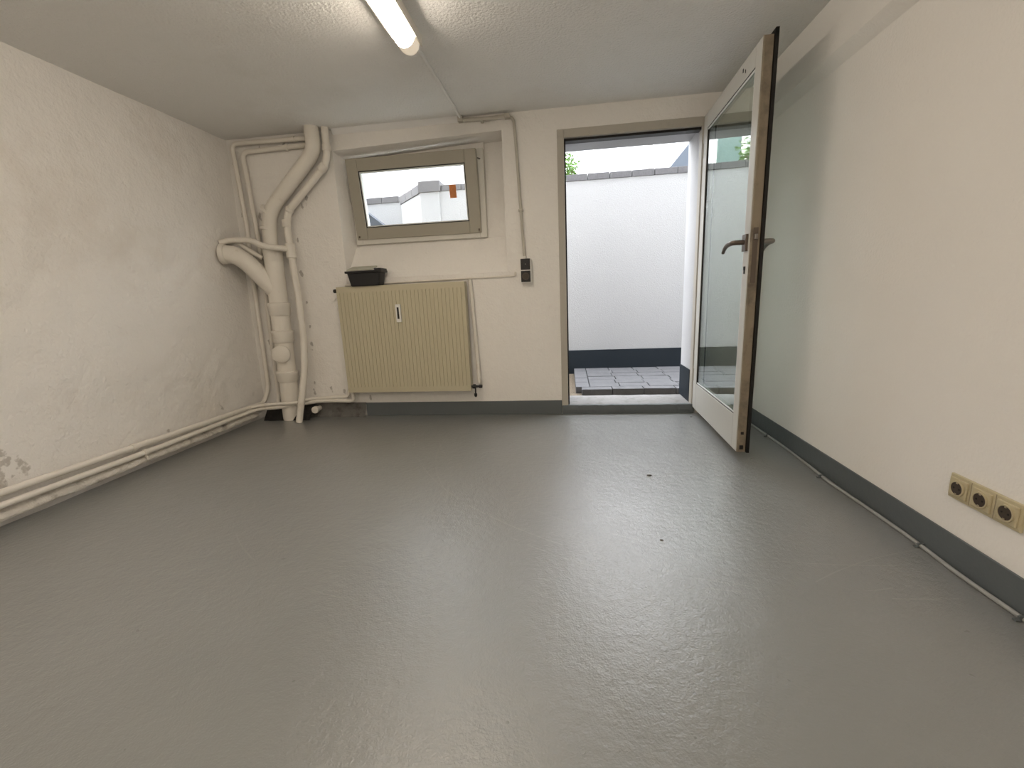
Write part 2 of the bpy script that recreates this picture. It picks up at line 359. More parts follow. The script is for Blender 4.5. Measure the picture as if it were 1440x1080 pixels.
# ------------------------------------------------------------------ window
win = empty('window_1', (-1.1, .15, 1.353), 'small bottom-hung basement window tilted open into the room', 'window', None, 'structure')
bm = new(); rect_frame(bm, WX0, WX1, WZ0, WZ1, .052, .105, .185)
obj('window_frame', bm, M['winwhite'], win, .004)
bm = new(); rect_frame(bm, WX0+.052, WX1-.052, WZ0+.052, WZ1-.052, .012, .15, .185)
obj('frame_seal', bm, M['rubber'], win)
SX0, SX1, SZ0, SH = -1.606, -.624, 1.386, .568
tilt = math.atan2(.07, SH)
Ms = Matrix.Translation((0, .094, SZ0)) @ Matrix.Rotation(tilt, 4, 'X')
sash = new(); rect_frame(sash, SX0, SX1, 0, SH, .086, 0, .055)
sash.transform(Ms); sash = obj('window_sash', sash, M['winframe'], win, .004)
bm = new(); rect_frame(bm, SX0+.082, SX1-.082, .082, SH-.082, .010, .006, .018); bm.transform(Ms)
obj('glazing_gasket', bm, M['rubber'], sash)
bm = new(); rect_frame(bm, SX0+.091, SX1-.091, .091, SH-.091, .008, .010, .050); bm.transform(Ms)
obj('glazing_bead', bm, M['bead'], sash)
bm = new(); box(bm, (SX0+.088, .028, .088), (SX1-.088, .034, SH-.088)); bm.transform(Ms)
obj('window_pane', bm, M['glass'], sash)
bm = new(); box(bm, (-.845, .0265, .255), (-.795, .0278, .345)); bm.transform(Ms)
obj('sticker', bm, M['orange'], sash, label='small orange sticker on the right of the pane')
for x in (-1.585, -.64): obj('window_hinge', T([(x, .088, 1.40), (x, .088, 1.415)], .006, 0, 10), M['bronze'], win)
bm = new(); tube(bm, [(-.602, .12, 1.90), (-.628, .075, 1.90)], .005, 8); obj('tilt_stay', bm, M['handle'], win)

# ------------------------------------------------------------------ door
door = empty('door_1', (.913, 0, 0), 'glazed cream door standing open into the room', 'door', None, 'structure')
bm = new(); box(bm, (-.048, -.008, 0), (0, .06, 2.008)); box(bm, (.905, -.004, .066), (.935, .06, 2.008)); box(bm, (0, -.008, 1.953), (.905, .06, 2.008))
obj('door_frame', bm, M['steel'], door, .003, label='weathered grey steel door frame')
bm = new(); box(bm, (0, .02, .066), (.010, .075, 1.953)); box(bm, (0, .02, 1.938), (.905, .085, 1.953))
obj('frame_gasket', bm, M['rubber'], door)
a2 = math.atan2(-.937, .886-.913)
# leaf frame: local x along the leaf from the hinge, local y across it (positive towards the right wall)
Ml = Matrix.Translation((.913, -.004, 0)) @ Matrix.Rotation(a2, 4, 'Z')
LW, Z0, Z1 = .937, .048, 2.003
def leafbm(*boxes):
    bm = new()
    for a, b in boxes: xbox(bm, Ml, a, b)
    return bm
leaf = obj('door_leaf', leafbm(((0, 0, Z0), (.085, .048, Z1)), ((.862, 0, Z0), (LW-.004, .048, Z1)), ((.085, 0, Z0), (.862, .048, .238)), ((.085, 0, 1.912), (.862, .048, Z1))), M['leafframe'], door, .004)
obj('leaf_edge', leafbm(((LW-.006, .003, Z0-.001), (LW+.001, .046, Z1+.001)), ((LW+.001, .004, Z0), (LW+.005, .012, Z1-.004))), M['leafedge'], leaf, .001, label='weathered brown edge strip of the door leaf')
obj('leaf_gasket', leafbm(((-.0, .048, Z0-.002), (LW+.012, .062, .075)), ((-.0, .048, 1.985), (LW+.012, .062, Z1+.022)), ((.90, .048, Z0-.002), (LW+.012, .062, Z1+.022)), ((0, .048, Z0), (.06, .062, Z1))), M['rubber'], leaf, label='black rebate lip of the door leaf')
bm = new(); xbox(bm, Ml, (.080, .003, .232), (.867, .018, .243)); xbox(bm, Ml, (.080, .003, 1.907), (.867, .018, 1.918)); xbox(bm, Ml, (.079, .003, .238), (.089, .018, 1.912)); xbox(bm, Ml, (.858, .003, .238), (.868, .018, 1.912))
obj('glazing_gasket', bm, M['rubber'], leaf)
obj('glazing_bead', leafbm(((.089, .004, .240), (.858, .0085, .249)), ((.089, .004, 1.899), (.858, .0085, 1.909)), ((.850, .004, .249), (.858, .0085, 1.899))), M['bead'], leaf)
obj('glass_pane', leafbm(((.086, .008, .239), (.861, .016, 1.911))), M['doorglass'], leaf)
def handle(side):
    bm = new(); y0 = 0 if side < 0 else .062; s = side
    xbox(bm, Ml, (.868, min(y0, y0+s*.012), 1.085), (.918, max(y0, y0+s*.012), 1.165))
    P = [(.893, y0, 1.128), (.893, y0+s*.050, 1.128), (.885, y0+s*.062, 1.128), (.83, y0+s*.066, 1.126), (.785, y0+s*.066, 1.112), (.752, y0+s*.064, 1.090)]
    P = fillet(P, .03, 5); n = len(P)
    tube(bm, [Ml @ V(p) for p in P], [.0125]*(n//2)+[.0125-.004*i/(n-n//2) for i in range(n-n//2)], 12)
    return obj('door_handle', bm, M['handle'] if side > 0 else M['bronze'], leaf, .002, label='dark bronze lever handle on the glass side' if side < 0 else 'grey lever handle facing the right wall')
handle(-1); handle(1)
obj('lock_cylinder', leafbm(((.888, -.004, .975), (.900, .001, 1.0)), ((.885, -.005, .992), (.903, .001, 1.012))), M['rubber'], leaf, .002)
obj('lock_plate', leafbm(((LW, .014, .93), (LW+.003, .036, 1.19)), ), M['bronze'], leaf, .001)
obj('lock_bolt', leafbm(((LW+.002, .018, 1.135), (LW+.014, .032, 1.16)),), M['handle'], leaf, .002)
for bx in (((LW, .016, .062), (LW+.006, .034, .085)), ((LW, .018, .145), (LW+.008, .032, .16))): obj('edge_bolt', leafbm(bx), M['rubber'], leaf, .002)
for z in (.25, 1.75): obj('door_hinge', T([(.915, -.014, z), (.915, -.014, z+.09)], .009, 0, 12), M['steel'], door)
for bx in (((.70, -.002, 1.955), (.708, .001, 1.972)), ((.735, -.002, 1.94), (.74, .001, 1.955))): obj('scuff_mark', leafbm(bx), M['rubber'], leaf)

# threshold and reveal
th = empty('threshold', (.45, .1, 0), 'low grey concrete door sill with dark painted front', 'door sill', None, 'structure')
bm = new(); xs = 60; rows = []
for i in range(xs+1):
    x = -.046 + .97*i/xs; a = .006*noise.noise(V((x*9, 0, 3)))
    rows.append([bm.verts.new(p) for p in ((x, -.006, .066), (x, .10, .067), (x, .22, .066+a), (x, .335+a*2, .06), (x, .345+a*2, 0), (x, -.006, 0))])
for a, b in zip(rows, rows[1:]):
    for j in range(5): bm.faces.new((a[j], a[j+1], b[j+1], b[j]))
obj('sill_top', bm, M['concrete'], th)
bm = new(); rows = []
for i in range(xs+1):
    x = -.046 + .97*i/xs; a = .004*noise.noise(V((x*17, 0, 3)))+.003*noise.noise(V((x*50, 0, 3)))
    rows.append([bm.verts.new(p) for p in ((x, .012+a, .0695), (x, -.014+a*.6, .068+a), (x, -.018-a, .03), (x, -.016, 0))])
for a, b in zip(rows, rows[1:]):
    for j in range(3): bm.faces.new((a[j], a[j+1], b[j+1], b[j]))
obj('sill_front', bm, M['base'], th, label='dark grey painted front of the sill')
# reveal outside the frame: white cheeks and soffit, dark painted foot
struct('trim_6', B(((.910, .06, .0), (.935, .345, 1.962)), ((-.047, .06, 1.962), (.935, .345, 2.007)), ((-.047, .06, 0), (-.02, .345, 1.962))), M['reveal'], 'white plastered reveal around the outside of the door', 'reveal')
struct('trim_7', B(((.904, .07, .066), (.911, .35, .312))), M['base_out'], 'dark painted foot of the door reveal', 'baseboard')

# ------------------------------------------------------------------ outside
struct('ground', B(((-8, .33, -.25), (8, 6, .04))), M['soil'], 'dry gritty soil strip beside the pavers outside the door', 'ground')
pb = new()
def paver(x0, x1, y0, y1, h=.1, t=.08):
    vs = box(pb, (x0+.003, y0+.003, h-t), (x1-.003, y1-.003, h))
    rz = random.uniform(-.012, .012); dz = random.uniform(-.003, .003); cx, cy = (x0+x1)/2, (y0+y1)/2; tx = random.uniform(-.008, .008)
    for v in vs:
        x, y = v.co.x-cx, v.co.y-cy
        v.co = (cx+x-rz*y, cy+y+rz*x, v.co.z+dz+tx*x)
x = .115
while x < 3.0: paver(x, x+.26, .40, .50); x += .26           # front kerb row, long stones
y = .50
while y < 1.44: paver(.065, .19, y, y+.20); y += .20         # left border
paver(.10, .19, .45, .50) if False else None
y = .50; k = 0
while y < 1.44:
    hgt = .157; x = .19 + (.0 if k % 2 else .02)
    paver(.19, x+.24, y, y+hgt); x += .24
    while x < 3.0: paver(x, x+.25, y, y+hgt); x += .25
    y += hgt; k += 1
struct('paving', pb, M['paver'], 'grey concrete pavers of the small yard outside the door', 'paving', bevel=.004)
# courtyard wall with coping and plinth; turns back to the left beyond a taller pier
cw = empty('courtyard_wall', (0, 1.5, 0), 'white rendered yard wall with grey coping seen through door and window', 'garden wall', None, 'structure')
W0, TH = 1.45, .2
def seg(bm, p, q, z0, z1, th=TH):
    p, q = V((*p, 0)), V((*q, 0)); d = (q-p).normalized(); nrm = V((-d.y, d.x, 0))
    prism(bm, [p+V((0, 0, z0)), q+V((0, 0, z0)), q+V((0, 0, z1)), p+V((0, 0, z1))], nrm*th)
bm = new(); seg(bm, (-1.40, W0), (4, W0), 0, 2.004)
seg(bm, (-1.505, W0-.02), (-1.30, W0-.02), 0, 2.0, .25)
seg(bm, (-1.90, 1.92), (-1.505, W0), 0, 2.0); seg(bm, (-4.5, 2.02), (-1.90, 1.92), 0, 2.03)
obj('wall_body', bm, M['render'], cw)
bm = new(); box(bm, (-1.28, W0-.012, 0), (4, W0, .298)); obj('wall_plinth', bm, M['base_out'], cw, label='dark painted plinth of the yard wall')
def coping(p, q, z0, z1, n0=TH):
    p, q = V((*p, 0)), V((*q, 0)); L_ = (q-p).length; d = (q-p).normalized(); nr = V((-d.y, d.x, 0)); k = max(1, round(L_/.21))
    for i in range(k):
        a = p+d*(L_*i/k+.003); b = p+d*(L_*(i+1)/k-.003); h = z1+random.uniform(-.003, .003)
        bm = new(); prism(bm, [a-nr*.012+V((0, 0, z0)), b-nr*.012+V((0, 0, z0)), b-nr*.012+V((0, 0, h)), a-nr*.012+V((0, 0, h))], nr*(n0+.03))
        obj('coping_stone', bm, M['coping'], cw, .003)
coping((-1.28, W0), (2.6, W0), 2.004, 2.063); coping((-1.515, W0-.03), (-1.28, W0-.03), 2.0, 2.105, .27)
coping((-1.90, 1.92), (-1.515, W0), 2.0, 2.085); coping((-3.6, 2.0), (-1.92, 1.92), 2.03, 2.10)
# outdoor shadow triangles built as dark solids: left wall piece, behind right coping
bm = new(); prism(bm, [(-3.0, 1.25, .04), (-.9, 1.25, .04), (-.9, 1.25, .9), (-2.10, 1.25, 1.87), (-3.0, 1.25, 2.6)], (0, .12, 0))
tag(obj('shadow_wedge', bm, M['shadow_grey'], None), 'sloping blue-grey wedge shaped as the shadow at lower left of the window view', 'shadow shape')
bm = new(); prism(bm, [(1.95, 5.55, .04), (2.9, 5.55, .04), (2.9, 5.55, 4.2), (1.88, 5.55, 3.02)], (0, .25, 0))
tag(obj('shadow_wedge', bm, M['shadow_grey'], None), 'grey triangular slab shaped as the facade shadow behind the coping at the right of the doorway', 'shadow shape')
nb = empty('neighbour_building', (0, 6, 0), 'bright white house front beyond the yard wall', 'building', None, None)
obj('facade_wall', B(((-12, 6, -.2), (12, 6.3, 4.6))), M['facade'], nb)
bm = new(); tube(bm, [(1.62, 5.93, 0), (1.62, 5.93, 4.6)], .045, 12); obj('downpipe', bm, M['zinc'], nb, smooth=True)
bm = new(); rect_frame(bm, -1.10, -.55, 2.6, 4.0, .06, 5.95, 6.02); f = obj('house_window', bm, M['winwhite'], nb)
obj('window_pane', B(((-1.05, 5.98, 2.65), (-.60, 5.99, 3.95))), M['darkglass'], f)
# bush at the left of the doorway
sh = empty('leafy_bush', (-.02, 1.9, .04), 'green leafy bush peeking over the coping at the left of the doorway', 'bush')
bm = new()
for k in range(7):
    a = random.uniform(0, 6.28); tube(bm, fillet([(-.06, 1.95, .04), (-.08+.05*math.cos(a), 1.95+.05*math.sin(a), 1.4), (-.05+.14*math.cos(a), 1.95+.14*math.sin(a), 2.15+.16*random.random())], .4), .006, 6)
obj('stem', bm, M['stem'], sh)
bm = new()
for k in range(520):
    p = V((.045+random.gauss(0, .06), 1.95+random.gauss(0, .09), 2.17+random.gauss(0, .12)))
    if p.z < 2.0 or p.x > .15: continue
    Rm = Matrix.Rotation(random.uniform(0, 6.28), 4, 'Z') @ Matrix.Rotation(random.uniform(-1, 1), 4, 'X') @ Matrix.Rotation(random.uniform(-.8, .8), 4, 'Y')
    l, ww = random.uniform(.03, .055), random.uniform(.010, .018)
    vs = [bm.verts.new(p + Rm @ V(q)) for q in ((0, 0, 0), (l*.4, ww, .004), (l, 0, 0), (l*.4, -ww, .004), (l*.45, 0, -.004))]
    bm.faces.new((vs[0], vs[4], vs[1])); bm.faces.new((vs[1], vs[4], vs[2])); bm.faces.new((vs[2], vs[4], vs[3])); bm.faces.new((vs[3], vs[4], vs[0]))
obj('foliage', bm, M['leaf'], sh)

# ------------------------------------------------------------------ drain stack in the corner
SXx, SY = -2.222, -.085
def on_stack(z): return V((SXx - .035*(.95-z), SY, z))
ds = empty('drain_pipe', (-2.25, SY, 0), 'thick white drain stack with dogleg and round cleanout cap in the corner', 'pipe')
obj('upper_pipe', T([(-1.775, -.085, 2.144), (-1.775, -.085, 1.985), (-2.195, -.085, 1.60), (-2.222, -.085, 1.30)], .051, .11, 24, .04, .03), M['pipe'], ds, smooth=True)
def collar(z0, z1, r, nm='pipe_socket'):
    bm = new(); a = on_stack(z1); lathe(bm, a, on_stack(z0)-a, [(0, r*.86), (.004, r), ((z1-z0)*.25, r*1.02), ((z1-z0)*.35, r*.97), ((z1-z0)*.9, r*.96), (z1-z0, r*.88)], 28)
    obj(nm, bm, M['pipe'], ds, smooth=True)
bm = new(); lathe(bm, (-2.214, -.085, 1.50), (-.02, 0, -.2), [(0, .052), (.004, .058), (.022, .058), (.026, .052)], 24); obj('pipe_socket', bm, M['pipe'], ds, smooth=True)
bm = new(); lathe(bm, (-2.19, -.085, 1.618), (-.5, 0, -.45), [(0, .052), (.004, .057), (.02, .057), (.024, .052)], 24); obj('pipe_socket', bm, M['pipe'], ds, smooth=True)
obj('lower_pipe', T([on_stack(1.30), on_stack(1.24), on_stack(.95), on_stack(0)], [.064, .066, .068, .068], 0, 28), M['pipe'], ds, smooth=True)
collar(1.235, 1.345, .069); collar(.84, .94, .081); collar(.63, .725, .082); collar(.315, .40, .081)
obj('branch_elbow', T([(-2.52, -.235, 1.305), (-2.43, -.205, 1.30), (-2.36, -.17, 1.235), (-2.225, -.085, 1.02)], [.066]*1 + [.066]*21 + [.062] if False else .064, .10, 24, .03), M['pipe'], ds, smooth=True)
bm = new(); lathe(bm, (-2.515, -.233, 1.305), (.9, .24, 0), [(0, .066), (.003, .073), (.03, .073), (.036, .066)], 24); obj('pipe_socket', bm, M['pipe'], ds, smooth=True)
bm = new(); c0 = on_stack(.548); ax = V((.30, -1, -.03)); lathe(bm, c0, ax, [(0, .050), (.066, .052), (.072, .066), (.092, .067), (.097, .060), (.0975, .02)], 32)
obj('cleanout_cap', bm, M['pipe'], ds, smooth=True, label='round cleanout cap on the drain stack')

# thinner waste pipe, dogleg then bowing out onto the floor
wp = empty('waste_pipe', (-2.12, -.19, 0), 'slimmer white waste pipe right of the drain stack ending on the floor', 'pipe')
pts = [(-1.688, -.06, 2.144), (-1.69, -.06, 1.975), (-1.716, -.06, 1.895), (-2.055, -.06, 1.60), (-2.082, -.06, 1.50), (-2.075, -.062, 1.27), (-2.064, -.066, .96), (-2.058, -.082, .64), (-2.066, -.12, .40), (-2.125, -.196, .0)]
obj('pipe_run', T(pts, .0255, .07, 18, .05, .03), M['pipe'], wp, smooth=True)
def ring(parent, a, d, L_, r, nm='pipe_socket'):
    bm = new(); lathe(bm, a, d, [(0, r*.85), (.004, r), (L_-.004, r), (L_, r*.85)], 20); return obj(nm, bm, M['pipe'], parent, smooth=True)
ring(wp, (-2.077, -.061, 1.375), (0.005, 0, -1), .11, .036); ring(wp, (-2.082, -.06, 1.545), (0.01, 0, -1), .055, .031); ring(wp, (-2.03, -.06, 1.622), (-.75, 0, -.65), .03, .031)
ring(wp, (-1.715, -.06, 1.90), (-.75, 0, -.65), .06, .031); ring(wp, (-1.69, -.06, 2.03), (0, 0, -1), .04, .031)

bp = T([(-2.515, -.24, 1.385), (-2.46, -.19, 1.405), (-2.36, -.178, 1.402), (-2.285, -.178, 1.392), (-2.22, -.182, 1.352), (-2.14, -.170, 1.338), (-2.085, -.07, 1.332)], .021, .05, 16, .06, .02)
tag(obj('branch_pipe', bp, M['pipe'], None, smooth=True), 'short lumpy white pipe crossing in front of the drain stack above its elbow', 'pipe')
bp = T([(-2.515, -.17, 1.375), (-2.465, -.155, 1.40), (-2.42, -.15, 1.38), (-2.36, -.125, 1.325), (-2.29, -.10, 1.275)], .018, .04, 14, .06, .02)
tag(obj('branch_pipe', bp, M['pipe'], None, smooth=True), 'curved thin white pipe dropping behind the lumpy branch pipe', 'pipe')

# heating pipes
pr = .0155
hp = empty('heating_pipe', (XL+.05, -.03, .15), 'upper white heating pipe dropping down the corner and along the left wall', 'pipe')
obj('pipe_run', T([(-1.83, -.03, 2.095), (-2.447, -.03, 2.105), (-2.43, -.03, 1.54), (-2.45, -.03, 1.14), (-2.468, -.032, .25), (-2.488, -.08, .136), (-2.498, -.19, .136), (-2.50, -1.152, .153), (-2.50, -1.785, .164), (-2.50, YB+.01, .20)], pr*1.1, .05, 14, .05, .04), M['pipe'], hp, smooth=True)
for (x, y, z, d) in ((-1.95, -.03, 2.098, (1, 0, 0)), (-2.50, -1.18, .1535, (0, 1, 0)), (-2.50, -2.2, .169, (0, 1, 0))):
    bm = new(); lathe(bm, V((x, y, z))-V(d)*.01, d, [(0, .019), (.001, .022), (.019, .022), (.02, .019)], 14)
    if d[0]: box(bm, (x-.006, -.03, z-.006), (x+.006, -.001, z+.006))
    else: box(bm, (XL-.03, y-.006, z-.006), (x, y+.006, z+.006))
    obj('pipe_clamp', bm, M['pipe'], hp)
hb = empty('heating_pipe', (-2.38, -.03, .16), 'second white heating pipe dropping just right of the corner pipe', 'pipe')
obj('pipe_run', T([(-1.83, -.03, 2.052), (-2.373, -.03, 2.042), (-2.352, -.03, 1.46), (-2.358, -.03, 1.08), (-2.385, -.032, .19), (-2.38, -.055, .13)], pr*1.1, .05, 14, .05, .04), M['pipe'], hb, smooth=True)
bm = new(); lathe(bm, (-2.02, -.03, 2.0485), (1, 0, 0), [(0, .019), (.001, .022), (.019, .022), (.02, .019)], 14); box(bm, (-2.016, -.03, 2.042), (-2.004, -.001, 2.054)); obj('pipe_clamp', bm, M['pipe'], hb)
hl = empty('heating_pipe', (XL+.06, -.2, .12), 'lower white heating pipe along the left wall turning to the radiator', 'pipe')
obj('pipe_run', T([(-2.49, YB+.01, .138), (-2.49, -1.803, .112), (-2.49, -1.147, .103), (-2.488, -.22, .107), (-2.45, -.19, .115), (-2.29, -.178, .122), (-2.15, -.085, .125), (-1.99, -.05, .143), (-1.748, -.05, .135), (-1.722, -.05, .15), (-1.720, -.055, .225)], pr, .05, 14, .05, .04), M['pipe'], hl, smooth=True)
for y, z in ((-1.13, .103), (-2.4, .117)):
    bm = new(); lathe(bm, (-2.49, y-.01, z), (0, 1, 0), [(0, .018), (.001, .021), (.019, .021), (.02, .018)], 14); tube(bm, [(-2.49, y, z), (-2.476, y, .06)], .006, 8); obj('pipe_clamp', bm, M['pipe'], hl)
hf = empty('heating_pipe', (-2.2, -.19, .15), 'short white feed pipe crossing the drain foot towards the radiator', 'pipe')
obj('pipe_run', T([(-2.50, -.235, .137), (-2.43, -.205, .147), (-2.28, -.178, .150), (-2.16, -.16, .150), (-2.09, -.06, .158), (-1.83, -.045, .170), (-1.765, -.045, .172), (-1.752, -.05, .225)], pr*.85, .05, 14, .05, .04), M['pipe'], hf, smooth=True)
bm = new(); lathe(bm, (-2.045, -.0, .07), (0.05, -1, .05), [(0, .02), (.07, .02), (.072, .028), (.10, .028), (.102, .014)], 16)
tag(obj('pipe_stub', bm, M['pipe'], None, smooth=True), 'capped pale pipe stub poking out of the dark corner base', 'pipe')

# ------------------------------------------------------------------ radiator
RX0, RX1, RZ0, RZ1, RY = -1.724, -.735, .217, 1.028, -.11
rad = empty('radiator', (-1.22, -.07, RZ0), 'beige ribbed panel radiator under the window', 'radiator')
bm = new(); nr = 33; prof = []
x = RX0+.012; pitch = (RX1-RX0-.024)/nr
for i in range(nr):
    a = x+i*pitch
    prof += [(a, 0), (a+pitch*.36, 0), (a+pitch*.44, 1), (a+pitch*.54, 1), (a+pitch*.62, 0)]
prof.append((x+nr*pitch, 0)); prof = [(RX0, 0)] + prof + [(RX1, 0)]
za, zb_ = RZ0+.036, RZ1-.036
def yy(g, k): return RY + (.0042 if g else 0)*k
zl = [(RZ0, 0), (za, 0), (za+.012, 1), (zb_-.012, 1), (zb_, 0), (RZ1, 0)]
grid = [[bm.verts.new((px, yy(g, k), z)) for (px, g) in prof] for z, k in zl]
for ra, rb in zip(grid, grid[1:]):
    for j in range(len(prof)-1): bm.faces.new((ra[j], ra[j+1], rb[j+1], rb[j]))
box(bm, (RX0, RY+.007, RZ0), (RX1, RY+.018, RZ1))
obj('front_panel', bm, M['rad'], rad)
obj('back_panel', B(((RX0+.01, -.05, RZ0+.01), (RX1-.01, -.035, RZ1-.01))), M['rad'], rad)
for s in (RX0-.001, RX1-.003): obj('side_cover', B(((s, RY+.004, RZ0+.004), (s+.004, -.034, RZ1-.002))), M['rad'], rad, .001)
bm = new()
box(bm, (RX0, RY+.001, RZ1-.004), (RX1, RY+.012, RZ1+.004)); box(bm, (RX0, -.042, RZ1-.004), (RX1, -.034, RZ1+.004))
for i in range(50):
    xx = RX0+.01+i*(RX1-RX0-.02)/49; box(bm, (xx-.004, RY+.01, RZ1-.002), (xx+.004, -.04, RZ1+.003))
obj('top_grille', bm, M['rad'], rad)
for xx in (RX0+.12, RX1-.12):
    for zz in (.38, .88): obj('wall_bracket', B(((xx-.02, -.036, zz-.04), (xx+.02, 0, zz+.04))), M['rad'], rad)
ht = obj('heat_meter', B(((-1.268, RY-.014, .756), (-1.230, RY+.006, .888))), M['white_plastic'], rad, .003, label='narrow white heat meter on the radiator front')
obj('display_slit', B(((-1.256, RY-.0155, .780), (-1.242, RY-.0135, .866))), M['plastic_black'], ht)
bm = new(); lathe(bm, (RX0+.002, -.08, 1.005), (-1, 0, 0), [(0, .008), (.016, .008), (.017, .014), (.036, .014), (.038, .006)], 14); obj('vent_plug', bm, M['plastic_black'], rad, smooth=True)
bm = new(); lathe(bm, (RX1-.002, -.08, .245), (1, 0, 0), [(0, .010), (.015, .010), (.016, .017), (.034, .017), (.036, .010), (.06, .009), (.062, .013), (.085, .012), (.087, .004)], 14); tube(bm, [(RX1+.03, -.08, .245), (RX1+.028, -.08, .175)], .006, 8); lathe(bm, (RX1+.028, -.08, .19), (0, 0, -1), [(0, .006), (.002, .012), (.022, .011), (.03, .003)], 12)
obj('valve', bm, M['plastic_black'], rad, smooth=True)
bm = new(); lathe(bm, (-1.72, -.06, .222), (0, 0, 1), [(-.03, .012), (-.028, .018), (-.004, .018), (0, .01)], 12); lathe(bm, (-1.752, -.055, .222), (0, 0, 1), [(-.03, .010), (-.028, .015), (-.004, .015), (0, .01)], 12); tube(bm, [(-1.752, -.055, .235), (-1.715, -.055, .235)], .010, 10)
obj('pipe_union', bm, M['pipe'], rad, smooth=True)
# painted riser beside the radiator, thin line on the wall towards the switch
rp = T([(-.712, -.018, 1.044), (-.704, -.020, .9), (-.684, -.030, .34), (-.682, -.040, .262)], .015, .03, 12, .03, .05)
tag(obj('riser_pipe', rp, M['pipe'], None, smooth=True), 'thin painted pipe running down the right side of the radiator', 'pipe')
rp = T([(-1.70, -.006, 1.046), (-1.2, -.006, 1.050), (-.38, -.006, 1.056), (-.372, -.006, 1.060), (-.37, -.006, 1.082)], .007, .01, 10, .05, .04)
tag(obj('surface_cable', rp, M['pipe'], None, smooth=True), 'thin painted cable running level on the wall from radiator to switch', 'cable')

# black tub on the radiator
tb = empty('plastic_tub', (-1.475, -.07, RZ1+.004), 'small black plastic tub standing on top of the radiator', 'tub')
tb.rotation_euler = (0, 0, math.radians(4))
def rrect(cx, cy, hx, hy, r, z, n=5):
    out = []
    for (sx, sy, a0) in ((1, 1, 0), (-1, 1, 90), (-1, -1, 180), (1, -1, 270)):
        for k in range(n+1):
            a = math.radians(a0+90*k/n); out.append((cx+sx*(hx-r)+r*math.cos(a), cy+sy*(hy-r)+r*math.sin(a), z))
    return out
bm = new(); loops = []
cx, cy, zb0 = -1.485, -.078, RZ1+.0045
for (hx, hy, z) in ((.108, .050, 0), (.112, .053, .006), (.128, .060, .092), (.142, .071, .094), (.143, .072, .108), (.137, .067, .109), (.124, .057, .105), (.108, .050, .012)):
    loops.append([bm.verts.new(p) for p in rrect(cx, cy, hx, hy, .018, zb0+z)])
for a, b in zip(loops, loops[1:]):
    for j in range(len(a)): bm.faces.new((a[j], a[(j+1) % len(a)], b[(j+1) % len(a)], b[j]))
bm.faces.new(loops[0][::-1]); bm.faces.new(loops[-1])
obj('tub_body', bm, M['plastic_black'], tb, .001)
bm = new(); prism(bm, rrect(0, .060, .100, .060, .012, 0), (0, 0, .008))
bm.transform(Matrix.Translation((cx-.026, cy-.064, zb0+.110)) @ Matrix.Rotation(math.radians(15), 4, 'X')); obj('tub_insert', bm, M['tubin'], tb, .002, label='olive-grey board lying in the tub')
bm = new(); prism(bm, rrect(cx+.112, cy+.004, .026, .062, .010, zb0+.107), (0, 0, .016)); obj('tub_latch', bm, M['plastic_black'], tb, .002)

# ------------------------------------------------------------------ switch, conduit, cables
sw = empty('light_switch', (-.287, -.02, 1.0), 'black surface-mounted switch and socket pair in a pale frame beside the door', 'switch')
obj('back_box', B(((-.326, -.034, 1.002), (-.250, 0, 1.172))), M['white_plastic'], sw, .002)
obj('divider', B(((-.328, -.046, 1.087), (-.252, -.03, 1.092)), ((-.256, -.044, 1.002), (-.252, -.03, 1.172)), ((-.328, -.044, 1.002), (-.252, -.03, 1.006))), M['white_plastic'], sw)
ro = obj('switch_rocker', B(((-.325, -.050, 1.094), (-.257, -.032, 1.171))), M['plastic_black'], sw, .003)
obj('indicator_lens', B(((-.293, -.052, 1.130), (-.288, -.049, 1.136))), M['handle'], ro)
so = obj('socket_insert', B(((-.325, -.048, 1.008), (-.257, -.032, 1.086))), M['plastic_black'], sw, .003)
bm = new(); lathe(bm, (-.291, -.048, 1.047), (0, -1, 0), [(0, .027), (.003, .027), (.003, .022), (.0005, .021), (.0004, .001)], 24); obj('socket_ring', bm, M['socket_in'], so)
ct = T([(-.297, -.012, 1.168), (-.302, -.012, 1.26), (-.33, -.012, 1.95), (-.338, -.012, 2.085), (-.352, -.012, 2.108), (-.38, -.012, 2.114)], .0105, .03, 12, .02, .06)
o = obj('cable_conduit', ct, M['conduit'], None, smooth=True); tag(o, 'grey-white conduit dropping down the wall to the switch', 'conduit')
bm = new(); lathe(bm, (-.2965, -.014, 1.19), (0, 0, -1), [(0, .011), (.003, .015), (.016, .015), (.02, .010)], 12); obj('conduit_gland', bm, M['white_plastic'], o)
bm = new(); box(bm, (-.329, -.026, 1.50), (-.296, 0, 1.512)); obj('conduit_clip', bm, M['conduit'], o)
ct = T([(-.705, -.02, 2.118), (-.53, -.02, 2.112), (-.372, -.018, 2.116)], .013, 0, 12, .02, .05)
o = obj('cable_conduit', ct, M['conduit'], None, smooth=True); tag(o, 'short level conduit under the ceiling above the window corner', 'conduit')
for bx in (((-.40, -.036, 2.100), (-.365, 0, 2.130)), ((-.725, -.04, 2.105), (-.690, 0, 2.144))): obj('elbow_box', B(bx), M['conduit'], o, .003)
bm = new(); box(bm, (-.565, -.035, 2.092), (-.548, 0, 2.10)); obj('conduit_clip', bm, M['conduit'], o)
ct = T([(-.71, -.99, 2.135), (-.708, -.4, 2.135), (-.707, -.03, 2.133)], .010, 0, 12, .02, .05)
tag(obj('cable_conduit', ct, M['ceil'], None, smooth=True), 'thin ceiling conduit running from the strip light to the back wall', 'conduit')

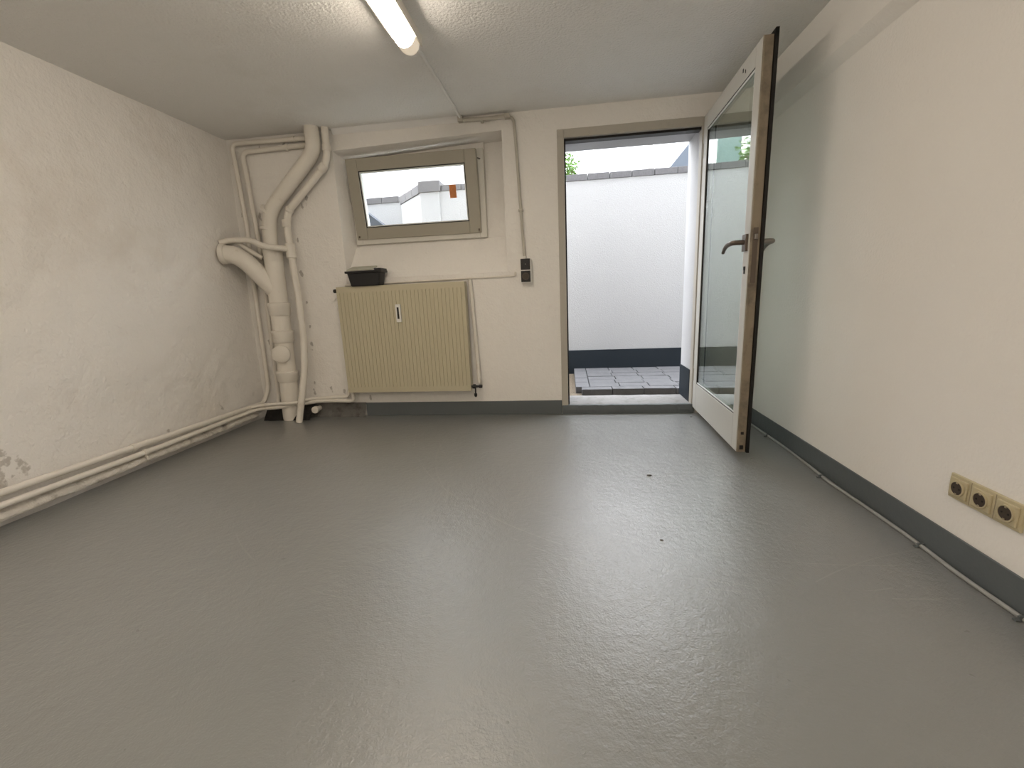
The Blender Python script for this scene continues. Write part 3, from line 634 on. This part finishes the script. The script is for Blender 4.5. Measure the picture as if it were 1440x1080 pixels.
# cable on the floor along the right wall
P = [(1.20, -.02), (1.205, -.30), (1.217, -.74), (1.206, -1.10), (1.196, -1.22), (1.209, -1.48), (1.214, -1.72), (1.204, -1.90), (1.213, -2.08), (1.216, -2.5), (1.212, -3.2), (1.214, YB+.02)]
fc = T([(x, y, .007) for x, y in P], .0068, .12, 12, .03, .03)
fo = obj('floor_cable', fc, M['cable'], None, smooth=True); tag(fo, 'grey painted cable lying along the foot of the right wall', 'cable')
for (x, y) in ((1.212, -.56), (1.199, -1.16), (1.214, -1.74), (1.213, -2.09)):
    bm = new(); box(bm, (x-.012, y-.004, 0), (x+.010, y+.004, .0155)); box(bm, (x-.022, y-.006, 0), (x-.008, y+.006, .006)); obj('cable_clip', bm, M['base'], fo, .001)

# triple socket on the right wall
sk = empty('wall_socket', (XR, -1.91, .26), 'aged beige triple wall socket low on the right wall', 'socket')
obj('socket_frame', B(((XR-.010, -2.028, .2245), (XR, -1.7965, .3055))), M['socket'], sk, .003)
for y in (-1.833, -1.911, -1.989):
    bm = new(); box(bm, (XR-.0155, y-.031, .2345), (XR-.009, y+.031, .2955)); si = obj('socket_insert', bm, M['socket'], sk, .003)
    bm = new(); lathe(bm, (XR-.0152, y, .265), (-1, 0, 0), [(0, .0245), (.004, .0245), (.0042, .0205), (.0015, .020), (.001, .001)], 28)
    bm2 = new(); lathe(bm2, (XR-.0172, y, .265), (-1, 0, 0), [(0, .0200), (.0006, .0200), (.0008, .001)], 28)
    obj('socket_rim', bm, M['socket'], si, smooth=True); obj('socket_well', bm2, M['socket_in'], si)
    for z in (.243, .2805): obj('earth_contact', B(((XR-.0195, y-.003, z), (XR-.0175, y+.003, z+.0065))), M['brass'], si)
    for s in (-1, 1):
        bm = new(); lathe(bm, (XR-.0178, y+s*.0095, .265), (-1, 0, 0), [(0, .003), (.0006, .003), (.0007, .0005)], 10); obj('pin_hole', bm, M['rubber'], si)
for y in (-1.872, -1.950): obj('frame_joint', B(((XR-.0104, y-.0008, .228), (XR-.0095, y+.0008, .302))), M['leafedge'], sk)

# ------------------------------------------------------------------ strip lights
def strip_light(y0, y1, label, xc=-.712):
    yc = (y0+y1)/2
    li = empty('strip_light', (xc, yc, H), label, 'ceiling light', None)
    obj('lamp_housing', B(((xc-.054, y0+.004, H-.037), (xc+.054, y1-.004, H))), M['lampbody'], li, .004)
    def pr(yv, k):
        out = []
        for j in range(17):
            a = PI + PI*j/16
            out.append((xc+.050*k*math.cos(a), yv, H-.034+.060*k*math.sin(a)*(1 if True else 0)))
        return out
    bm = new(); loops = [[bm.verts.new(p) for p in pr(yv, k)] for yv, k in ((y0-.0, .62), (y0+.012, .86), (y0+.09, 1), (y0+.12, 1), (y1-.12, 1), (y1-.09, 1), (y1-.012, .86), (y1, .62))]
    for a, b in zip(loops[2:-2], loops[3:-2]):
        for j in range(16): bm.faces.new((a[j], a[j+1], b[j+1], b[j]))
    d = obj('diffuser', bm, M['lampglow'], li, smooth=True, label='glowing ribbed diffuser')
    for yv, s in ((y0, 1), (y1, -1)):
        bm = new(); loops = [[bm.verts.new(p) for p in pr(yv+s*o_, k)] for o_, k in ((0, .55), (.012, .86), (.040, 1.02), (.100, 1.03))]
        for a, b in zip(loops, loops[1:]):
            for j in range(16): bm.faces.new((a[j], a[j+1], b[j+1], b[j]))
        bm.faces.new(loops[0]); obj('end_cap', bm, M['capglow'], li, smooth=True)
    for k in (-1, 1): obj('side_rail', B(((xc+k*.053-.003, y0+.01, H-.054), (xc+k*.053+.003, y1-.01, H-.026))), M['lampbody'], li)
    return li
strip_light(-2.35, -.985, 'glowing white strip light on the ceiling')
strip_light(-4.6, -3.2, 'added strip light on the ceiling near the right wall at the rear, out of view', .35)  # this and the next: unseen lamps added behind the camera to even the light
strip_light(-4.6, -3.2, 'added strip light on the ceiling near the left wall at the rear, out of view', -1.6)

# small debris on the floor
for (x, y, r, sx, lab) in ((.878, -.12, .008, 1.3, 'tiny dark crumb on the floor in front of the door sill'), (.398, -1.157, .009, 1.6, 'flat dark crumb on the floor midway in front of the open doorway'),
                           (.338, -1.745, .006, 1.4, 'small dark crumb on the floor furthest from the doorway'), (.97, -.93, .005, 1.2, 'tiny dark crumb beside the free corner of the open door')):
    bm = new(); bmesh.ops.create_icosphere(bm, subdivisions=1, radius=r)
    for v in bm.verts: v.co *= 1+.25*noise.noise(v.co*300+V((x*9, 0, 0)))
    bm.transform(Matrix.Translation((x, y, r*.35)) @ Matrix.Diagonal((sx, .8, .45, 1)))
    tag(obj('crumb', bm, M['base_old'], None), lab, 'crumb', 'dark crumbs on the floor')

GROUPS = {'heating_pipe': 'white heating pipes in the corner', 'branch_pipe': 'thin branch pipes at the drain stack', 'cable_conduit': 'cable conduits above the window', 'strip_light': 'ceiling strip lights, the two at the rear added out of view', 'shadow_wedge': 'solid grey shadow shapes outside'}
for o in C.objects:
    g = GROUPS.get(o.name.split('.')[0])
    if g and o.parent is None: o['group'] = g
